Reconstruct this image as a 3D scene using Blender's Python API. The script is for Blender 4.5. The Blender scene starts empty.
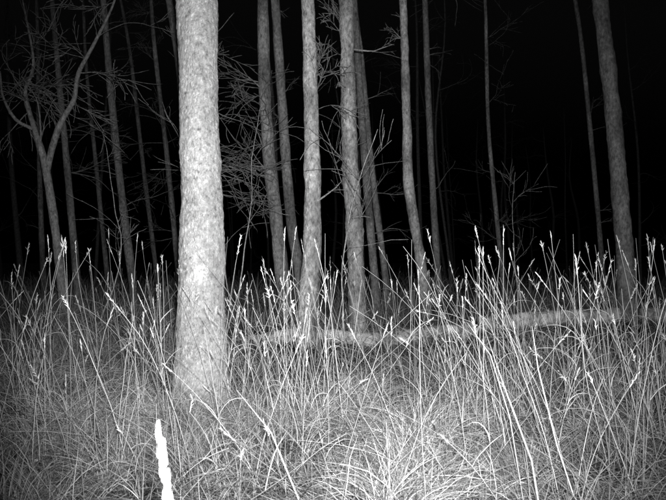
import bpy, math, random
import numpy as np
from mathutils import Vector, noise

rng = np.random.default_rng(7)
random.seed(11)
scene = bpy.context.scene
CAM_Z = 1.05

# ------------------------------------------------------------------ terrain
_r = np.random.default_rng(3)
WV = []
for wl, amp, n in ((9.0, .03, 4), (2.6, .016, 5), (0.9, .022, 7), (0.42, .013, 8)):
    for i in range(n):
        a = _r.uniform(0, math.tau)
        k = math.tau / (wl * _r.uniform(.75, 1.3))
        WV.append((k * math.cos(a), k * math.sin(a), _r.uniform(0, math.tau), amp))

def H(x, y):
    x = np.asarray(x, float); y = np.asarray(y, float)
    z = np.zeros(np.broadcast(x, y).shape)
    for kx, ky, p, a in WV:
        z = z + a * np.sin(kx * x + ky * y + p)
    r = np.sqrt(x * x + y * y)
    return z * np.clip(1 - (r - 25) / 30, 0, 1)

# ------------------------------------------------------------------ materials
def mat_tone(name, ramp, scale=30.0, rough=.85, bump=.0, bscale=60., stretch=(1, 1, 1), spec=.2, det=6):
    m = bpy.data.materials.new(name); m.use_nodes = True
    nt = m.node_tree; N = nt.nodes; L = nt.links
    b = N['Principled BSDF']; b.inputs['Roughness'].default_value = rough
    b.inputs['Specular IOR Level'].default_value = spec
    tc = N.new('ShaderNodeTexCoord'); mp = N.new('ShaderNodeMapping')
    mp.inputs['Scale'].default_value = stretch
    L.new(tc.outputs['Object'], mp.inputs['Vector'])
    n = N.new('ShaderNodeTexNoise'); n.inputs['Scale'].default_value = scale
    n.inputs['Detail'].default_value = det; n.inputs['Roughness'].default_value = .65
    L.new(mp.outputs[0], n.inputs['Vector'])
    cr = N.new('ShaderNodeValToRGB')
    els = cr.color_ramp.elements
    while len(els) < len(ramp): els.new(.5)
    for e, (p, c) in zip(els, ramp):
        e.position = p; e.color = (c, c, c, 1)
    L.new(n.outputs['Fac'], cr.inputs[0])
    at = N.new('ShaderNodeAttribute'); at.attribute_name = 'tone'
    mx = N.new('ShaderNodeMix'); mx.data_type = 'RGBA'; mx.blend_type = 'MULTIPLY'
    mx.inputs[0].default_value = 1
    L.new(cr.outputs[0], mx.inputs[6]); L.new(at.outputs['Fac'], mx.inputs[7])
    L.new(mx.outputs[2], b.inputs['Base Color'])
    if bump:
        n2 = N.new('ShaderNodeTexNoise'); n2.inputs['Scale'].default_value = bscale
        n2.inputs['Detail'].default_value = 8; n2.inputs['Roughness'].default_value = .75
        L.new(mp.outputs[0], n2.inputs['Vector'])
        v = N.new('ShaderNodeTexVoronoi'); v.inputs['Scale'].default_value = bscale * .9
        v.feature = 'DISTANCE_TO_EDGE'
        wv = N.new('ShaderNodeVectorMath'); wv.operation = 'MULTIPLY_ADD'
        L.new(n2.outputs['Color'], wv.inputs[0]); wv.inputs[1].default_value = (.04, .04, .04); L.new(mp.outputs[0], wv.inputs[2])
        L.new(wv.outputs[0], v.inputs['Vector'])
        ad = N.new('ShaderNodeMath'); ad.operation = 'ADD'
        L.new(n2.outputs['Fac'], ad.inputs[0]); L.new(v.outputs['Distance'], ad.inputs[1])
        bp = N.new('ShaderNodeBump'); bp.inputs['Strength'].default_value = 1
        bp.inputs['Distance'].default_value = bump
        L.new(ad.outputs[0], bp.inputs['Height']); L.new(bp.outputs[0], b.inputs['Normal'])
    return m

M_bark = mat_tone('rough_bark', [(.34, .22), (.44, .40), (.57, .46), (.65, .72)], 46, bump=.011, bscale=60, stretch=(1, 1, .8), det=10)
M_bark2 = mat_tone('grey_bark', [(.30, .10), (.45, .26), (.60, .40), (.72, .66)], 26, bump=.014, bscale=36, stretch=(1, 1, .6), det=8)
M_log = mat_tone('weathered_wood', [(.36, .35), (.5, .82), (.66, .9)], 11, bump=.010, bscale=22, det=9)
M_soil = mat_tone('leaf_litter_soil', [(.3, .04), (.5, .13), (.7, .3)], 35, bump=.02, bscale=40)
M_grass = mat_tone('dry_grass', [(.3, .5), (.7, .8)], 5, rough=.6, spec=.3)

def add_mesh(name, verts, loops, sizes, tone, mat, parent=None, smooth=False):
    me = bpy.data.meshes.new(name)
    verts = np.asarray(verts, np.float32); loops = np.asarray(loops, np.int32); sizes = np.asarray(sizes, np.int32)
    me.vertices.add(len(verts)); me.vertices.foreach_set('co', verts.ravel())
    me.loops.add(len(loops)); me.loops.foreach_set('vertex_index', loops)
    me.polygons.add(len(sizes))
    st = np.concatenate([[0], np.cumsum(sizes)[:-1]]).astype(np.int32)
    me.polygons.foreach_set('loop_start', st)
    me.polygons.foreach_set('loop_total', sizes)
    if smooth: me.polygons.foreach_set('use_smooth', np.ones(len(sizes), bool))
    me.update(calc_edges=True); me.validate()
    a = me.attributes.new('tone', 'FLOAT', 'POINT')
    a.data.foreach_set('value', np.asarray(tone, np.float32))
    me.materials.append(mat)
    ob = bpy.data.objects.new(name, me); scene.collection.objects.link(ob)
    if parent: ob.parent = parent
    return ob

class Batch:
    def __init__(s): s.v = []; s.l = []; s.s = []; s.t = []; s.n = 0
    def push(s, V, F, T):
        s.v.append(V); s.l.append((F + s.n).ravel()); s.s.append(np.full(len(F), F.shape[1])); s.t.append(T); s.n += len(V)
    def build(s, name, mat, smooth=False, parent=None):
        return add_mesh(name, np.concatenate(s.v), np.concatenate(s.l), np.concatenate(s.s), np.concatenate(s.t), mat, parent, smooth)

def centerline(base, az, el, curv, L, nseg, wob=.0, floor=True):
    n = len(base); P = np.zeros((n, nseg + 1, 3)); P[:, 0] = base
    e = el.copy(); a = az.copy()
    for k in range(nseg):
        d = np.stack([np.cos(e) * np.cos(a), np.cos(e) * np.sin(a), np.sin(e)], 1)
        P[:, k + 1] = P[:, k] + d * (L / nseg)[:, None]
        e = e - curv / nseg + rng.normal(0, wob, n); a = a + rng.normal(0, wob * 1.5, n)
    if floor:
        g = H(P[..., 0], P[..., 1]) + rng.uniform(.004, .05, (n, 1))
        P[:, 1:, 2] = np.maximum(P[:, 1:, 2], g[:, 1:])
    return P

def ribbons(B, P, w, tone, twist=None):
    n, m, _ = P.shape
    T = np.gradient(P, axis=1); T /= np.linalg.norm(T, axis=2, keepdims=True) + 1e-9
    S = np.cross(T, np.array([0, 0, 1.0])); S /= np.linalg.norm(S, axis=2, keepdims=True) + 1e-6
    U = np.cross(S, T)
    if twist is None: twist = rng.uniform(-1.2, 1.2, n)
    c = np.cos(twist)[:, None, None]; s_ = np.sin(twist)[:, None, None]
    S = S * c + U * s_
    prof = np.clip(1.15 - np.linspace(0, 1, m) ** 2 * 1.05, .08, 1)[None, :, None]
    off = S * prof * (w[:, None, None] * .5)
    V = np.stack([P - off, P + off], 2).reshape(n, m * 2, 3)
    i = np.arange(m - 1)
    q = np.stack([2 * i, 2 * i + 1, 2 * i + 3, 2 * i + 2], 1)
    F = (q[None] + (np.arange(n) * m * 2)[:, None, None]).reshape(-1, 4)
    B.push(V.reshape(-1, 3), F, np.repeat(tone, m * 2))

def tubes(B, P, r, tone, taper=.5):
    n, m, _ = P.shape; K = 4
    T = np.gradient(P, axis=1); T /= np.linalg.norm(T, axis=2, keepdims=True) + 1e-9
    S = np.cross(T, np.array([.13, 1, .07])); S /= np.linalg.norm(S, axis=2, keepdims=True) + 1e-6
    U = np.cross(S, T)
    rr = r[:, None] * np.linspace(1, taper, m)[None]
    rings = [P + (S * math.cos(a) + U * math.sin(a)) * rr[..., None] for a in np.arange(K) * math.tau / K]
    V = np.stack(rings, 2).reshape(n, m * K, 3)
    q = []
    for i in range(m - 1):
        for k in range(K):
            q.append([i * K + k, i * K + (k + 1) % K, (i + 1) * K + (k + 1) % K, (i + 1) * K + k])
    q = np.array(q)
    F = (q[None] + (np.arange(n) * m * K)[:, None, None]).reshape(-1, 4)
    B.push(V.reshape(-1, 3), F, np.repeat(tone, m * K))

# ------------------------------------------------------------------ ground
def axis(n, ext, a):
    t = np.linspace(-1, 1, n); return ext * np.sinh(a * t) / math.sinh(a)
nx = 420
gx = axis(nx, 600, 5.2); gy = axis(nx, 600, 5.2) + 6
X, Y = np.meshgrid(gx, gy)
V = np.stack([X, Y, H(X, Y)], 2).reshape(-1, 3)
i, j = np.meshgrid(np.arange(nx - 1), np.arange(nx - 1))
a = (j * nx + i).ravel()
F = np.stack([a, a + 1, a + nx + 1, a + nx], 1)
add_mesh('ground', V, F.ravel(), np.full(len(F), 4), np.ones(len(V)), M_soil, smooth=True)

# ------------------------------------------------------------------ matted grass
LOGS = [[(-1.15, 8.2), (-.3, 8.6), (.5, 9.0), (1.2, 9.4), (1.9, 9.8)], [(2.1, 10.2), (3.2, 10.7), (4.3, 11.1), (6.4, 12.0)]]
def near_log(x, y):
    """true where the grass is pressed down beside / in front of the fallen trunks"""
    r = np.zeros(len(x), bool)
    for Lg in LOGS:
        lx = [p[0] for p in Lg]; ly = [p[1] for p in Lg]
        yy = np.interp(x, lx, ly)
        r |= (x > lx[0] - .2) & (x < lx[-1]) & (y > yy - 3.2) & (y < yy + .3)
    return r
def wedge(n, d0, d1, half=.62, p=1.0):
    d = (d0 ** p + rng.uniform(0, 1, n) * (d1 ** p - d0 ** p)) ** (1 / p)
    return rng.uniform(-half, half, n) * d, d
def clumpy(x, y):
    return .5 + .5 * np.sin(1.9 * x + .7 * y + 1) * np.sin(1.3 * y - .8 * x + 2)
def patch(x, y):
    """soft 0..1 variation between old dark and fresh pale thatch"""
    v = np.sin(4.1 * x + 1.7 * y) + np.sin(2.3 * y - 3.1 * x + 1.3) + np.sin(7.3 * x - 5.1 * y + .4) * .8 + np.sin(9.1 * y + 6.7 * x + 2) * .7 + np.sin(1.1 * x + .9 * y + 4)
    return np.clip(.5 + v / 4.2, 0, 1)

B = Batch()
for n, d0, d1, w0, w1, l0, l1, tn in ((90000, 1.3, 7, .0018, .0042, .06, .38, 1.0), (55000, 6.5, 15, .003, .007, .14, .45, 1.15), (20000, 14, 34, .006, .012, .2, .5, 1.1)):
    x, y = wedge(n, d0, d1, .66, 1.25)
    k = rng.uniform(0, 1, n) < .45 + .8 * patch(x * .8 + 1, y * .8)      # bare litter shows through in places
    x = x[k]; y = y[k]; n = len(x)
    base = np.stack([x, y, H(x, y) + rng.uniform(0, .05, n)], 1)
    el = np.abs(rng.normal(.3, .38, n))
    P = centerline(base, rng.uniform(0, math.tau, n), el, rng.uniform(.2, 1.6, n), rng.uniform(l0, l1, n), 4, .12)
    ribbons(B, P, rng.uniform(w0, w1, n), tn * rng.uniform(.1, .95, n) ** 1.3 * (.16 + 1.05 * patch(x, y)))
for n, d0, d1, w0, w1, l0, l1, tn in ((30000, 1.6, 8, .002, .004, .12, .45, 1.0), (58000, 6.5, 17, .003, .0065, .2, .6, 1.2), (26000, 15, 34, .007, .013, .3, .8, 1.2)):
    x, y = wedge(n, d0, d1, .66, 1.3)
    k = rng.uniform(0, 1, n) < .12 + .88 * clumpy(x, y) ** 1.5
    x = x[k]; y = y[k]; n = len(x)
    base = np.stack([x, y, H(x, y)], 1)
    nl = near_log(x, y)
    el = rng.normal(1.2, .28, n)
    L = rng.uniform(l0, l1, n) * (.5 + .75 * patch(x * .7, y * .7)) * np.where(nl, .25, 1)
    P = centerline(base, rng.uniform(0, math.tau, n), el, rng.uniform(.2, 1.9, n), L, 5, .06)
    ribbons(B, P, rng.uniform(w0, w1, n), tn * rng.uniform(.25, 1.0, n) * (.35 + .7 * patch(x + 3, y)))
T_ = [(-.88, 4.55, .22, 1000), (-.62, 4.7, .15, 600), (-1.12, 4.7, .16, 600), (-.3, 4.3, .2, 700), (-.2, 4.9, .25, 700), (.1, 4.2, .16, 500), (-.9, 4.25, .25, 700), (-1.4, 4.3, .2, 500), (-1.75, 4.2, .2, 400)]
for q in range(72):
    d = rng.uniform(2.6, 9); T_.append((rng.uniform(-.55, .55) * d, d, rng.uniform(.06, .18), int(rng.uniform(120, 400))))
for tx, ty, sp, n in T_:
    x = rng.normal(tx, sp, n); y = rng.normal(ty, sp, n)
    base = np.stack([x, y, H(x, y)], 1)
    az = np.arctan2(y - ty, x - tx) + rng.normal(0, .5, n)
    L = rng.uniform(.12, .42, n) * np.where(near_log(x, y), .4, 1)
    P = centerline(base, az, rng.normal(1.25, .2, n), rng.uniform(.6, 2.6, n), L, 6, .05)
    ribbons(B, P, rng.uniform(.0018, .0034, n) * (1 + .12 * max(0, ty - 4)), rng.uniform(.25, .95, n) * rng.uniform(.55, 1.15))
B.build('meadow_grass', M_grass)

# ------------------------------------------------------------------ tall seeding grass
B = Batch()
def stems(x, y, hgt, az, el, curv, rad, tone, head=True):
    n = len(x)
    base = np.stack([x, y, H(x, y) - .01], 1)
    P = centerline(base, az, el, curv, hgt, 9, .03, floor=True)
    tubes(B, P, rad, tone, .5)
    for rep in range(4):
        k = rng.integers(1, 7, n); sel = rng.uniform(0, 1, n) < .55
        b = P[np.arange(n), k][sel]; m = len(b)
        if m:
            Q = centerline(b, rng.uniform(0, math.tau, m), rng.normal(1.1, .25, m), rng.uniform(.3, 2.6, m), rng.uniform(.1, .36, m), 6, .06)
            ribbons(B, Q, rng.uniform(.0022, .005, m), tone[sel] * rng.uniform(.4, 1, m))
    if head:
        sel = np.where(rng.uniform(0, 1, n) < head)[0]
        tip = P[sel, -1]; T = P[sel, -1] - P[sel, -2]; T /= np.linalg.norm(T, axis=1, keepdims=True)
        hl = rng.uniform(.04, .12, len(sel)); fat = rng.uniform(.08, .45, len(sel))
        for q in range(20):
            u = q / 20.
            st = tip + T * (hl * (u - .75))[:, None]
            d = T + rng.normal(0, 1, (len(sel), 3)) * fat[:, None]
            d /= np.linalg.norm(d, axis=1, keepdims=True)
            ln = rng.uniform(.010, .024, len(sel)) * (1.2 - .5 * abs(u - .4))
            Q = np.stack([st, st + d * (ln * .5)[:, None], st + d * ln[:, None]], 1)
            ribbons(B, Q, rng.uniform(.0024, .0046, len(sel)), np.clip(tone[sel] * 1.4, .5, 1.15))

cl = ((-1.75, 4.3, 18, .28, .92), (-1.35, 3.6, 10, .22, .82), (-1.05, 3.9, 10, .2, .9), (-2.2, 5.0, 16, .35, .95), (-.72, 3.5, 7, .2, .8), (-1.95, 4.5, 12, .12, 1.0),
      (-.42, 4.2, 24, .18, .9), (-.12, 4.1, 38, .14, .97), (.1, 5.2, 14, .22, .95), (.35, 5.6, 6, .3, .95), (-.2, 5.9, 14, .3, .9), (.3, 6.6, 4, .4, .9),
      (.75, 4.6, 10, .2, 1.0), (1.0, 4.1, 36, .18, 1.03), (1.25, 4.8, 28, .22, 1.05), (1.5, 4.3, 20, .2, 1.03), (1.8, 4.1, 26, .16, 1.05),
      (1.3, 3.3, 14, .2, .85), (.95, 3.1, 12, .15, .8), (2.1, 4.9, 24, .25, 1.08), (2.35, 5.4, 12, .3, 1.05), (.8, 5.9, 8, .3, 1.0), (1.6, 6.2, 9, .4, 1.0),
      (2.6, 6.5, 8, .4, 1.0), (.55, 3.4, 5, .25, .8), (-.35, 3.3, 6, .2, .75), (1.7, 3.6, 10, .2, .85), (-.65, 5.5, 12, .3, .9), (-1.4, 5.8, 16, .4, .9), (-.55, 4.4, 14, .12, .85), (-1.15, 4.5, 14, .12, .8))
xs = []; ys = []; hs = []
for cx, cy, n, sp, h in cl:
    xs.append(rng.normal(cx, sp, n)); ys.append(rng.normal(cy, sp, n)); hs.append(rng.normal(h, .17, n))
x = np.concatenate(xs); y = np.concatenate(ys); h = np.clip(np.concatenate(hs), .35, 1.25)
n = len(x)
az = np.where(rng.uniform(0, 1, n) < .5, rng.normal(math.pi * .9, .9, n), rng.uniform(0, math.tau, n))
stems(x, y, h, az, rng.normal(1.38, .18, n), rng.normal(.15, .3, n), rng.uniform(.0011, .0025, n), rng.uniform(.3, 1.05, n), .75)
n = 380
x, y = wedge(n, 2.7, 8, .55, 1.2)
stems(x, y, rng.uniform(.3, .9, n), rng.uniform(0, math.tau, n), rng.uniform(.3, 1.35, n), rng.uniform(-.1, .9, n), rng.uniform(.0011, .0024, n), rng.uniform(.3, 1.0, n), .25)
n = 1000
x, y = wedge(n, 6.5, 20, .6, 1.3)
k = (rng.uniform(0, 1, n) < .2 + .8 * clumpy(x * .8, y)) & ~(near_log(x, y) & (rng.uniform(0, 1, n) < .85))
x = x[k]; y = y[k]; n = len(x)
stems(x, y, rng.uniform(.5, 1.0, n), rng.uniform(0, math.tau, n), rng.normal(1.38, .18, n), rng.normal(.25, .3, n), rng.uniform(.002, .0035, n), rng.uniform(.45, 1.0, n), .6)
for pts, w in (([(.77, 2.6, .02), (.72, 2.6, .33), (.61, 2.58, .62), (.53, 2.55, .84)], .010),
               ([(-.06, 2.6, .02), (-.13, 2.7, .16), (-.25, 2.9, .36), (-.42, 3.1, .50)], .006),
               ([(1.0, 2.9, .02), (.92, 2.95, .3), (.86, 3.0, .6), (.84, 3.02, .78)], .005),
               ([(.80, 3.0, .02), (.74, 3.0, .4), (.66, 3.0, .66), (.56, 3.0, .80)], .006)):
    P = np.array(pts, float)
    t = np.linspace(0, 3, 10); Q = np.stack([np.interp(t, range(4), P[:, c]) for c in range(3)], 1)[None]
    ribbons(B, Q, np.array([w]), np.array([1.1]), np.array([.9]))
B.build('tall_grass', M_grass)

# the seeding stalk right in front of the camera
B = Batch()
P0 = np.array([(-.20, 1.2, -.02), (-.225, 1.19, .3), (-.245, 1.17, .55), (-.263, 1.15, .66), (-.281, 1.15, .785)])
t = np.linspace(0, 4, 13); Q = np.stack([np.interp(t, range(5), P0[:, c]) for c in range(3)], 1)
tubes(B, Q[None], np.array([.005]), np.array([1.1]), .5)
for q in range(560):
    u = rng.uniform(0, 1)
    zc = .54 + .245 * u
    cx = np.interp(zc, [.55, .66, .785], [-.245, -.263, -.281])
    wd = .0052 * (.45 if .712 < zc < .722 else 1) * min(1, (1.03 - u) * 5)
    st = np.array([cx + rng.normal(0, wd * .55), 1.15 + rng.normal(0, wd * .55), zc])
    d = np.array([rng.normal(-.12, .12), rng.normal(0, .12), 1]); d /= np.linalg.norm(d)
    ln = rng.uniform(.008, .014)
    ribbons(B, np.stack([st, st + d * ln * .5, st + d * ln])[None], np.array([.0042]), np.array([1.15]), np.array([rng.uniform(-.6, .6)]))
B.build('grass_stalk', M_grass)

# ------------------------------------------------------------------ trees
class TB:
    def __init__(s): s.v = []; s.f = []; s.t = []
    def tube(s, pts, rad, K=8, tone=1.0, rough=0.0, seed=0, tonef=None):
        n = len(pts); b0 = len(s.v)
        ref = Vector((.31, .9, .12)) if abs((pts[-1] - pts[0]).normalized().y) < .8 else Vector((1, 0, .1))
        for i in range(n):
            T = (pts[min(i + 1, n - 1)] - pts[max(i - 1, 0)]).normalized()
            S = T.cross(ref).normalized(); U = T.cross(S)
            for k in range(K):
                a = k * math.tau / K
                d = S * math.cos(a) + U * math.sin(a)
                r = rad[i]
                if rough:
                    q = pts[i] + d * rad[i]
                    r += rad[i] * rough * (noise.noise(q * 3.1 + Vector((seed, 0, 0))) * .9 + noise.noise(Vector((q.x * 16, q.y * 16, q.z * 9))) * .4 + noise.noise(Vector((q.x * 60, q.y * 60, q.z * 40))) * .4)
                v = pts[i] + d * r
                s.v.append(v); s.t.append(tonef(v, a) if tonef else tone)
        for i in range(n - 1):
            for k in range(K):
                s.f.append((b0 + i * K + k, b0 + i * K + (k + 1) % K, b0 + (i + 1) * K + (k + 1) % K, b0 + (i + 1) * K + k))
        s.f.append(tuple(b0 + k for k in range(K))[::-1]); s.f.append(tuple(b0 + (n - 1) * K + k for k in range(K)))
    def branch(s, p, d, L, r, depth, droop=0.0, tone=.9, rmin=.0028):
        n = max(5, int(L / .09)); pts = [p.copy()]; dd = d.normalized(); dirs = [dd.copy()]
        bend = Vector((random.gauss(0, .05), random.gauss(0, .05), random.gauss(0, .04) - droop))
        for i in range(n):
            dd = (dd + bend + Vector((random.gauss(0, .12), random.gauss(0, .12), random.gauss(0, .12)))).normalized()
            pts.append(pts[-1] + dd * (L / n)); dirs.append(dd.copy())
        rad = [max(rmin, r * (1 - .85 * i / n)) for i in range(n + 1)]
        s.tube(pts, rad, 5 if r > .01 else 3, tone)
        if depth > 0:
            for c in range(random.randint(2, 5)):
                i = random.randint(1, n - 1)
                side = dirs[i].cross(Vector((random.gauss(0, 1), random.gauss(0, 1), random.gauss(0, 1)))).normalized()
                s.branch(pts[i], dirs[i] + side * random.uniform(.4, .95), L * random.uniform(.35, .75), rad[i] * .65, depth - 1, droop, tone, rmin)
    def build(s, name, mat, parent=None):
        l = [i for f in s.f for i in f]
        return add_mesh(name, [tuple(v) for v in s.v], l, [len(f) for f in s.f], s.t, mat, parent, True)

def spline(cp, step):
    cp = [np.array(c, float) for c in cp]
    cp = [2 * cp[0] - cp[1]] + cp + [2 * cp[-1] - cp[-2]]
    out = []
    for i in range(1, len(cp) - 2):
        p0, p1, p2, p3 = cp[i - 1:i + 3]
        n = max(2, int(np.linalg.norm(p2[:3] - p1[:3]) / step))
        for k in range(n):
            t = k / n
            out.append(.5 * ((2 * p1) + (-p0 + p2) * t + (2 * p0 - 5 * p1 + 4 * p2 - p3) * t * t + (-p0 + 3 * p1 - 3 * p2 + p3) * t ** 3))
    out.append(cp[-2])
    return [Vector(o[:3]) for o in out], [max(.004, float(o[3])) for o in out]

def make_tree(name, y, cps, r0, r1, top=10.5, K=14, step=.14, mat=None, low=5, tone=1.0, extra=None, rough=.16):
    tb = TB(); seed = random.uniform(0, 50)
    ly = random.uniform(-.02, .02)
    zt = cps[-1][1]; dx = (cps[-1][0] - cps[-2][0]) / (cps[-1][1] - cps[-2][1])
    c = []
    g = float(H(cps[0][0], y))
    for i, (cx, cz) in enumerate(cps):
        r = r0 + (r1 - r0) * cz / zt
        c.append((cx, y + ly * cz, cz if i else g - .15, r * (1.28 if i == 0 else 1)))
        if i == 0: c.append((cx + (cps[1][0] - cx) * .25 / max(.3, cps[1][1]), y, .28, r * 1.04))
    z = zt; xx = cps[-1][0]
    while z < top:
        z += 1.3; xx += dx * 1.3 + random.gauss(0, .06)
        c.append((xx, y + ly * z + random.gauss(0, .05), z, max(.015, r1 * (1 - (z - zt) / (top + 1.5 - zt)))))
    c = [q for k, q in enumerate(c) if k == 0 or q[2] > c[k - 1][2] + .1]
    pts, rad = spline(c, step)
    tf = lambda v, a: tone * (1 + .6 * noise.noise(Vector((v.x * 5 + seed, v.y * 5, v.z * 2.2))) + .3 * noise.noise(Vector((v.x * 20, v.y * 20, v.z * 11))))
    tb.tube(pts, rad, K, tone, rough, seed, tf)
    for b in range(low):
        i = random.randint(int(len(pts) * .15), int(len(pts) * .6))
        a = random.uniform(0, math.tau)
        tb.branch(pts[i], Vector((math.cos(a), math.sin(a), random.uniform(-.1, .6))), random.uniform(.3, 1.2), rad[i] * .13 + .003, 2 if random.random() < .4 else 1, tone=tone * .9)
    for b in range(10):
        i = random.randint(int(len(pts) * .66), len(pts) - 2)
        a = random.uniform(0, math.tau)
        tb.branch(pts[i], Vector((math.cos(a), math.sin(a), random.uniform(.3, 1.0))), random.uniform(.9, 2.2), rad[i] * .45, 2, tone=tone * .8, rmin=.004)
    if extra: extra(tb, pts, rad)
    return tb.build(name, mat or M_bark2)

def main_tree():
    tb = TB()
    y = 4.8
    c = [(-.86, y, -.25, .27), (-.875, y, .02, .225), (-.88, y, .2, .192), (-.882, y, .45, .172), (-.88, y, .9, .155), (-.885, y, 1.45, .142), (-.90, y, 2.0, .130),
         (-.928, y + .02, 2.8, .134), (-.96, y + .05, 3.8, .125), (-1.0, y + .1, 5.5, .11), (-1.0, y + .2, 7.5, .085), (-1.1, y + .2, 9.5, .05), (-1.1, y + .3, 11.5, .02)]
    pts, rad = spline(c, .014)
    knots = [(random.uniform(-1.02, -.75), random.uniform(.35, 2.8), random.uniform(.008, .022)) for q in range(40)]
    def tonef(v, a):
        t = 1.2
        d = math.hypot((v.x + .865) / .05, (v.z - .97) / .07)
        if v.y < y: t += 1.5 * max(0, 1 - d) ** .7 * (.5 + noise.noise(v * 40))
        if v.z < 3:
            for kx, kz, ks in knots:
                d = math.hypot((v.x - kx) / ks, (v.z - kz) / ks / .6)
                if v.y < y and d < 1: t *= .35 + .65 * d
        t *= 1 + .28 * noise.noise(Vector((v.x * 7, v.y * 7, v.z * 3))) + .25 * noise.noise(Vector((v.x * 22, v.y * 22, v.z * 26))) + .25 * noise.noise(Vector((v.x * 60, v.y * 60, v.z * 80)))
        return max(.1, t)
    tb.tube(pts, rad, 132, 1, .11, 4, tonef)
    for a, zz in ((.2, 3.3), (2.4, 3.9), (4.0, 4.4), (1.1, 5.0), (5.2, 5.4), (3.0, 5.9), (.5, 6.5), (2.0, 7.0), (4.4, 7.6), (5.8, 8.1), (1.2, 8.7), (3.3, 9.3), (.3, 10), (2.6, 10.6)):
        i = min(range(len(pts)), key=lambda k: abs(pts[k].z - zz))
        tb.branch(pts[i], Vector((math.cos(a), math.sin(a), .6)), random.uniform(1.0, 2.2), rad[i] * .35, 2, rmin=.004)
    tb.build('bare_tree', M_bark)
main_tree()

def twigs(z0, z1, n, dx, L=.7, dz=.3, r=.010, depth=2, droop=.02):
    def f(tb, pts, rad):
        ids = [k for k in range(len(pts)) if z0 < pts[k].z < z1]
        for q in range(n):
            i = random.choice(ids)
            tb.branch(pts[i], Vector((dx * random.uniform(.6, 1.2), random.gauss(0, .5), random.gauss(dz, .35))), L * random.uniform(.6, 1.3), r, depth, droop, tone=1.4, rmin=.0038)
    return f

T = make_tree
T('bare_tree', 12, [(-.76, 0), (-.84, .66), (-.96, 1.8), (-1.09, 2.93), (-1.16, 4.2), (-1.19, 5.45)], .12, .095, low=3, tone=1.3, extra=twigs(1.8, 4.4, 11, -1, 1.0, .5, .012))
T('bare_tree', 13, [(-.55, 0), (-.64, 1.05), (-.72, 1.45), (-.80, 2.18), (-.86, 2.9), (-.91, 3.64), (-1.06, 5.82)], .10, .08, low=6, tone=1.3)
T('bare_tree', 8.5, [(-.32, 0), (-.30, .6), (-.25, 1.19), (-.25, 2.38), (-.30, 4.17)], .118, .078, K=36, step=.035, low=3, rough=.17, tone=2.1, extra=twigs(2.8, 3.9, 5, .8, .6, .9, .007))
T('bare_tree', 9.5, [(.33, 0), (.32, .68), (.293, 1.34), (.226, 2.54), (.17, 4.53)], .125, .09, K=36, step=.035, low=3, rough=.24, tone=1.7, extra=twigs(3.3, 4.5, 4, -.8, .6, .9, .008))
T('bare_tree', 14, [(.86, 0), (.80, .89), (.69, 2.27), (.57, 3.83), (.41, 6.19)], .085, .07, low=6, tone=1.2)
T('bare_tree', 15, [(1.16, 0), (1.07, 1.0), (.82, 2.98), (.61, 5.29), (.46, 6.55)], .075, .055, low=4, tone=1.3)
T('bare_tree', 13, [(1.73, 0), (1.60, 1.05), (1.49, 1.72), (1.38, 2.54), (1.35, 3.64), (1.29, 5.82)], .10, .072, low=3, tone=2.2, rough=.22, K=20, step=.08)
T('bare_tree', 16, [(2.4, 0), (2.33, 1.1), (2.24, 2.66), (2.15, 4.68), (2.08, 6.92)], .08, .065, low=4, tone=1.0)
T('bare_tree', 17, [(4.1, 0), (3.97, 1.33), (3.83, 2.76), (3.69, 4.43), (3.62, 7.29)], .06, .038, low=10, tone=1.0)
T('bare_tree', 16, [(6.1, 0), (5.98, 1.54), (5.8, 3.56), (5.58, 5.8), (5.42, 6.92)], .06, .045, low=5, tone=.75)
T('bare_tree', 11, [(4.56, 0), (4.51, .93), (4.42, 2.31), (4.33, 3.54), (4.17, 5.08)], .145, .11, K=22, step=.06, low=2, tone=.85, rough=.2)
T('bare_tree', 12, [(-4.25, 0), (-4.32, .92), (-4.45, 2.26), (-4.55, 3.27), (-4.67, 4.44)], .07, .045, low=9, tone=.7)
T('bare_tree', 15, [(-4.66, 0), (-4.73, .67), (-5.0, 3.19), (-5.2, 5.08)], .055, .035, low=11, tone=.55)
T('bare_tree', 13, [(-3.57, 0), (-3.64, .63), (-3.86, 2.36), (-4.06, 4.18), (-4.2, 5.82)], .08, .055, low=14, tone=.75)
T('bare_tree', 16, [(-3.87, 0), (-3.99, 1.09), (-4.28, 3.33), (-4.55, 5.57)], .055, .04, low=11, tone=.55)
T('bare_tree', 14, [(-2.97, 0), (-3.08, 1.29), (-3.29, 3.25), (-3.55, 5.4)], .06, .04, low=16, tone=.65)
T('bare_tree', 11, [(-1.82, 0), (-2.0, 1.2), (-2.26, 2.93), (-2.39, 4.16), (-2.54, 5.08)], .075, .055, low=3, tone=.7, extra=twigs(2.0, 4.4, 11, 1, 1.1, .5, .012))
T('bare_tree', 15, [(-6.05, 0), (-6.15, 2.35), (-6.2, 4.45)], .06, .045, low=6, tone=.6)

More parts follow.
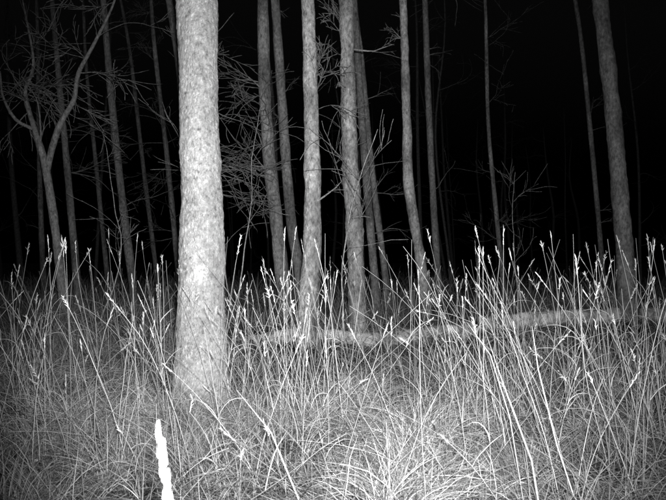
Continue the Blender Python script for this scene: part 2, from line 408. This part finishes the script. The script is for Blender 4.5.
def crooked():
    tb = TB(); y = 11
    for c in ([(-4.08, y, -.15, .10), (-4.17, y, .62, .07), (-4.28, y, 1.54, .065), (-4.40, y, 2.31, .062), (-4.48, y, 2.70, .054), (-4.63, y, 3.16, .042), (-4.80, y + .1, 3.7, .03), (-4.72, y + .2, 4.2, .022), (-4.9, y + .2, 5.2, .012)],
              [(-4.42, y, 2.40, .05), (-4.36, y, 2.72, .05), (-4.20, y - .05, 3.16, .045), (-3.97, y - .1, 3.54, .038), (-3.90, y - .1, 3.95, .030), (-3.62, y - .2, 4.39, .024), (-3.3, y - .2, 5.1, .015), (-3.1, y - .2, 6.1, .01)],
              [(-4.62, y, 3.1, .03), (-4.9, y, 3.25, .025), (-5.1, y, 3.6, .018), (-5.15, y, 4.0, .01)]):
        pts, rad = spline(c, .08)
        tb.tube(pts, rad, 12, 1.4, .18, 3)
        for q in range(9):
            i = random.randint(int(len(pts) * .4), len(pts) - 2); a = random.uniform(0, math.tau)
            tb.branch(pts[i], Vector((math.cos(a), math.sin(a) * .5, random.uniform(-.2, .8))), random.uniform(.5, 1.5), rad[i] * .35, 2, .01, tone=1.4, rmin=.0045)
    tb.build('crooked_tree', M_bark2)
crooked()

for (x, y, L, lean) in ((.22, 8.0, 2.5, -.1), (.62, 10, 2.8, -.08), (-1.25, 9.5, 3.2, .05), (-1.45, 10.5, 3.2, .1), (3.4, 14, 2.8, 0), (-3.3, 10, 2.8, .1)):
    tb = TB()
    pts = [Vector((x, y, float(H(x, y)) - .05))]; d = Vector((lean, 0, 1))
    while pts[-1].z < L:
        d = (d + Vector((random.gauss(0, .08), random.gauss(0, .08), .04))).normalized(); pts.append(pts[-1] + d * .12)
    n = len(pts); rad = [max(.004, .011 * (1 - .75 * i / n)) for i in range(n)]
    tb.tube(pts, rad, 6, 2.2)
    for q in range(7):
        i = random.randint(int(n * .35), n - 2); a = random.uniform(0, math.tau)
        tb.branch(pts[i], Vector((math.cos(a), math.sin(a), 1.2)), random.uniform(.3, 1.0), rad[i] * .7, 1, .02, tone=1.8, rmin=.003)
    tb.build('sapling', M_bark2)

tb = TB()
for q in range(70):
    d = random.uniform(22, 60); x = random.uniform(-.75, .75) * d
    h = random.uniform(9, 15); r = random.uniform(.05, .12); ln = random.gauss(-.04, .03)
    c = [(x, d, -.2, r * 1.3), (x + ln, d, 1, r), (x + ln * h * .4 + random.gauss(0, .12), d, h * .4, r * .8), (x + ln * h * .7 + random.gauss(0, .15), d, h * .7, r * .55), (x + ln * h, d, h, .015)]
    pts, rad = spline(c, .8); tb.tube(pts, rad, 7, .45)
    for b in range(7):
        i = random.randint(int(len(pts) * .15), len(pts) - 2); a = random.uniform(0, math.tau)
        tb.branch(pts[i], Vector((math.cos(a), math.sin(a), random.uniform(.1, .8))), random.uniform(.7, 2.2), .02, 1, tone=.45, rmin=.006)
tb.build('distant_trees', M_bark2)

# fallen trunks lying in the grass
for Lg, r0, r1, lift, tn in ((LOGS[0], .08, .10, .12, 1.15), (LOGS[1], .115, .13, .19, 1.35)):
    n = len(Lg); cp = [(p[0], p[1] + (.08 * math.sin(i * 2.6)), float(H(*p)) * .5 + lift + .03 * math.sin(i * 2.1), r0 + (r1 - r0) * i / (n - 1)) for i, p in enumerate(Lg)]
    tb = TB(); pts, rad = spline(cp, .035)
    tb.tube(pts, rad, 22, 1.1, .38, 2, lambda v, a: tn + .7 * noise.noise(v * 3.0) + .5 * noise.noise(v * 14))
    for q in range(6):
        i = random.randint(3, len(pts) - 3)
        tb.branch(pts[i], Vector((random.uniform(-.5, .5), random.uniform(-1, .2), random.uniform(.2, .8))), random.uniform(.2, .6), .014, 1, tone=1.2)
    tb.build('fallen_log', M_log)

# ------------------------------------------------------------------ world: moonless night sky
w = bpy.data.worlds.new('World'); scene.world = w; w.use_nodes = True
nt = w.node_tree; bg = nt.nodes['Background']
sk = nt.nodes.new('ShaderNodeTexSky'); sk.sky_type = 'NISHITA'; sk.sun_disc = False
sk.sun_elevation = math.radians(-4); sk.sun_rotation = math.radians(180)
bw = nt.nodes.new('ShaderNodeRGBToBW')
nt.links.new(sk.outputs[0], bw.inputs[0]); nt.links.new(bw.outputs[0], bg.inputs['Color'])
bg.inputs['Strength'].default_value = .13

# ------------------------------------------------------------------ infrared flash of the trail camera
ld = bpy.data.lights.new('camera_flash', 'SPOT'); ld.energy = 2150; ld.spot_size = math.radians(68); ld.spot_blend = 1.0
ld.shadow_soft_size = .03
lo = bpy.data.objects.new('camera_flash', ld); scene.collection.objects.link(lo)
lo.location = (.03, 0, CAM_Z + .09); lo.rotation_euler = (math.radians(90.8), 0, math.radians(-1))

# ------------------------------------------------------------------ camera
cd = bpy.data.cameras.new('camera'); cd.sensor_width = 36; cd.lens = 38.6; cd.clip_end = 1500; cd.clip_start = .05
cd.dof.use_dof = True; cd.dof.focus_distance = 5.5; cd.dof.aperture_fstop = 7
co = bpy.data.objects.new('camera', cd); scene.collection.objects.link(co)
co.location = (0, 0, CAM_Z); co.rotation_euler = (math.radians(90.96), 0, 0)
scene.camera = co
scene.view_settings.view_transform = 'Standard'; scene.view_settings.look = 'None'; scene.view_settings.exposure = 0
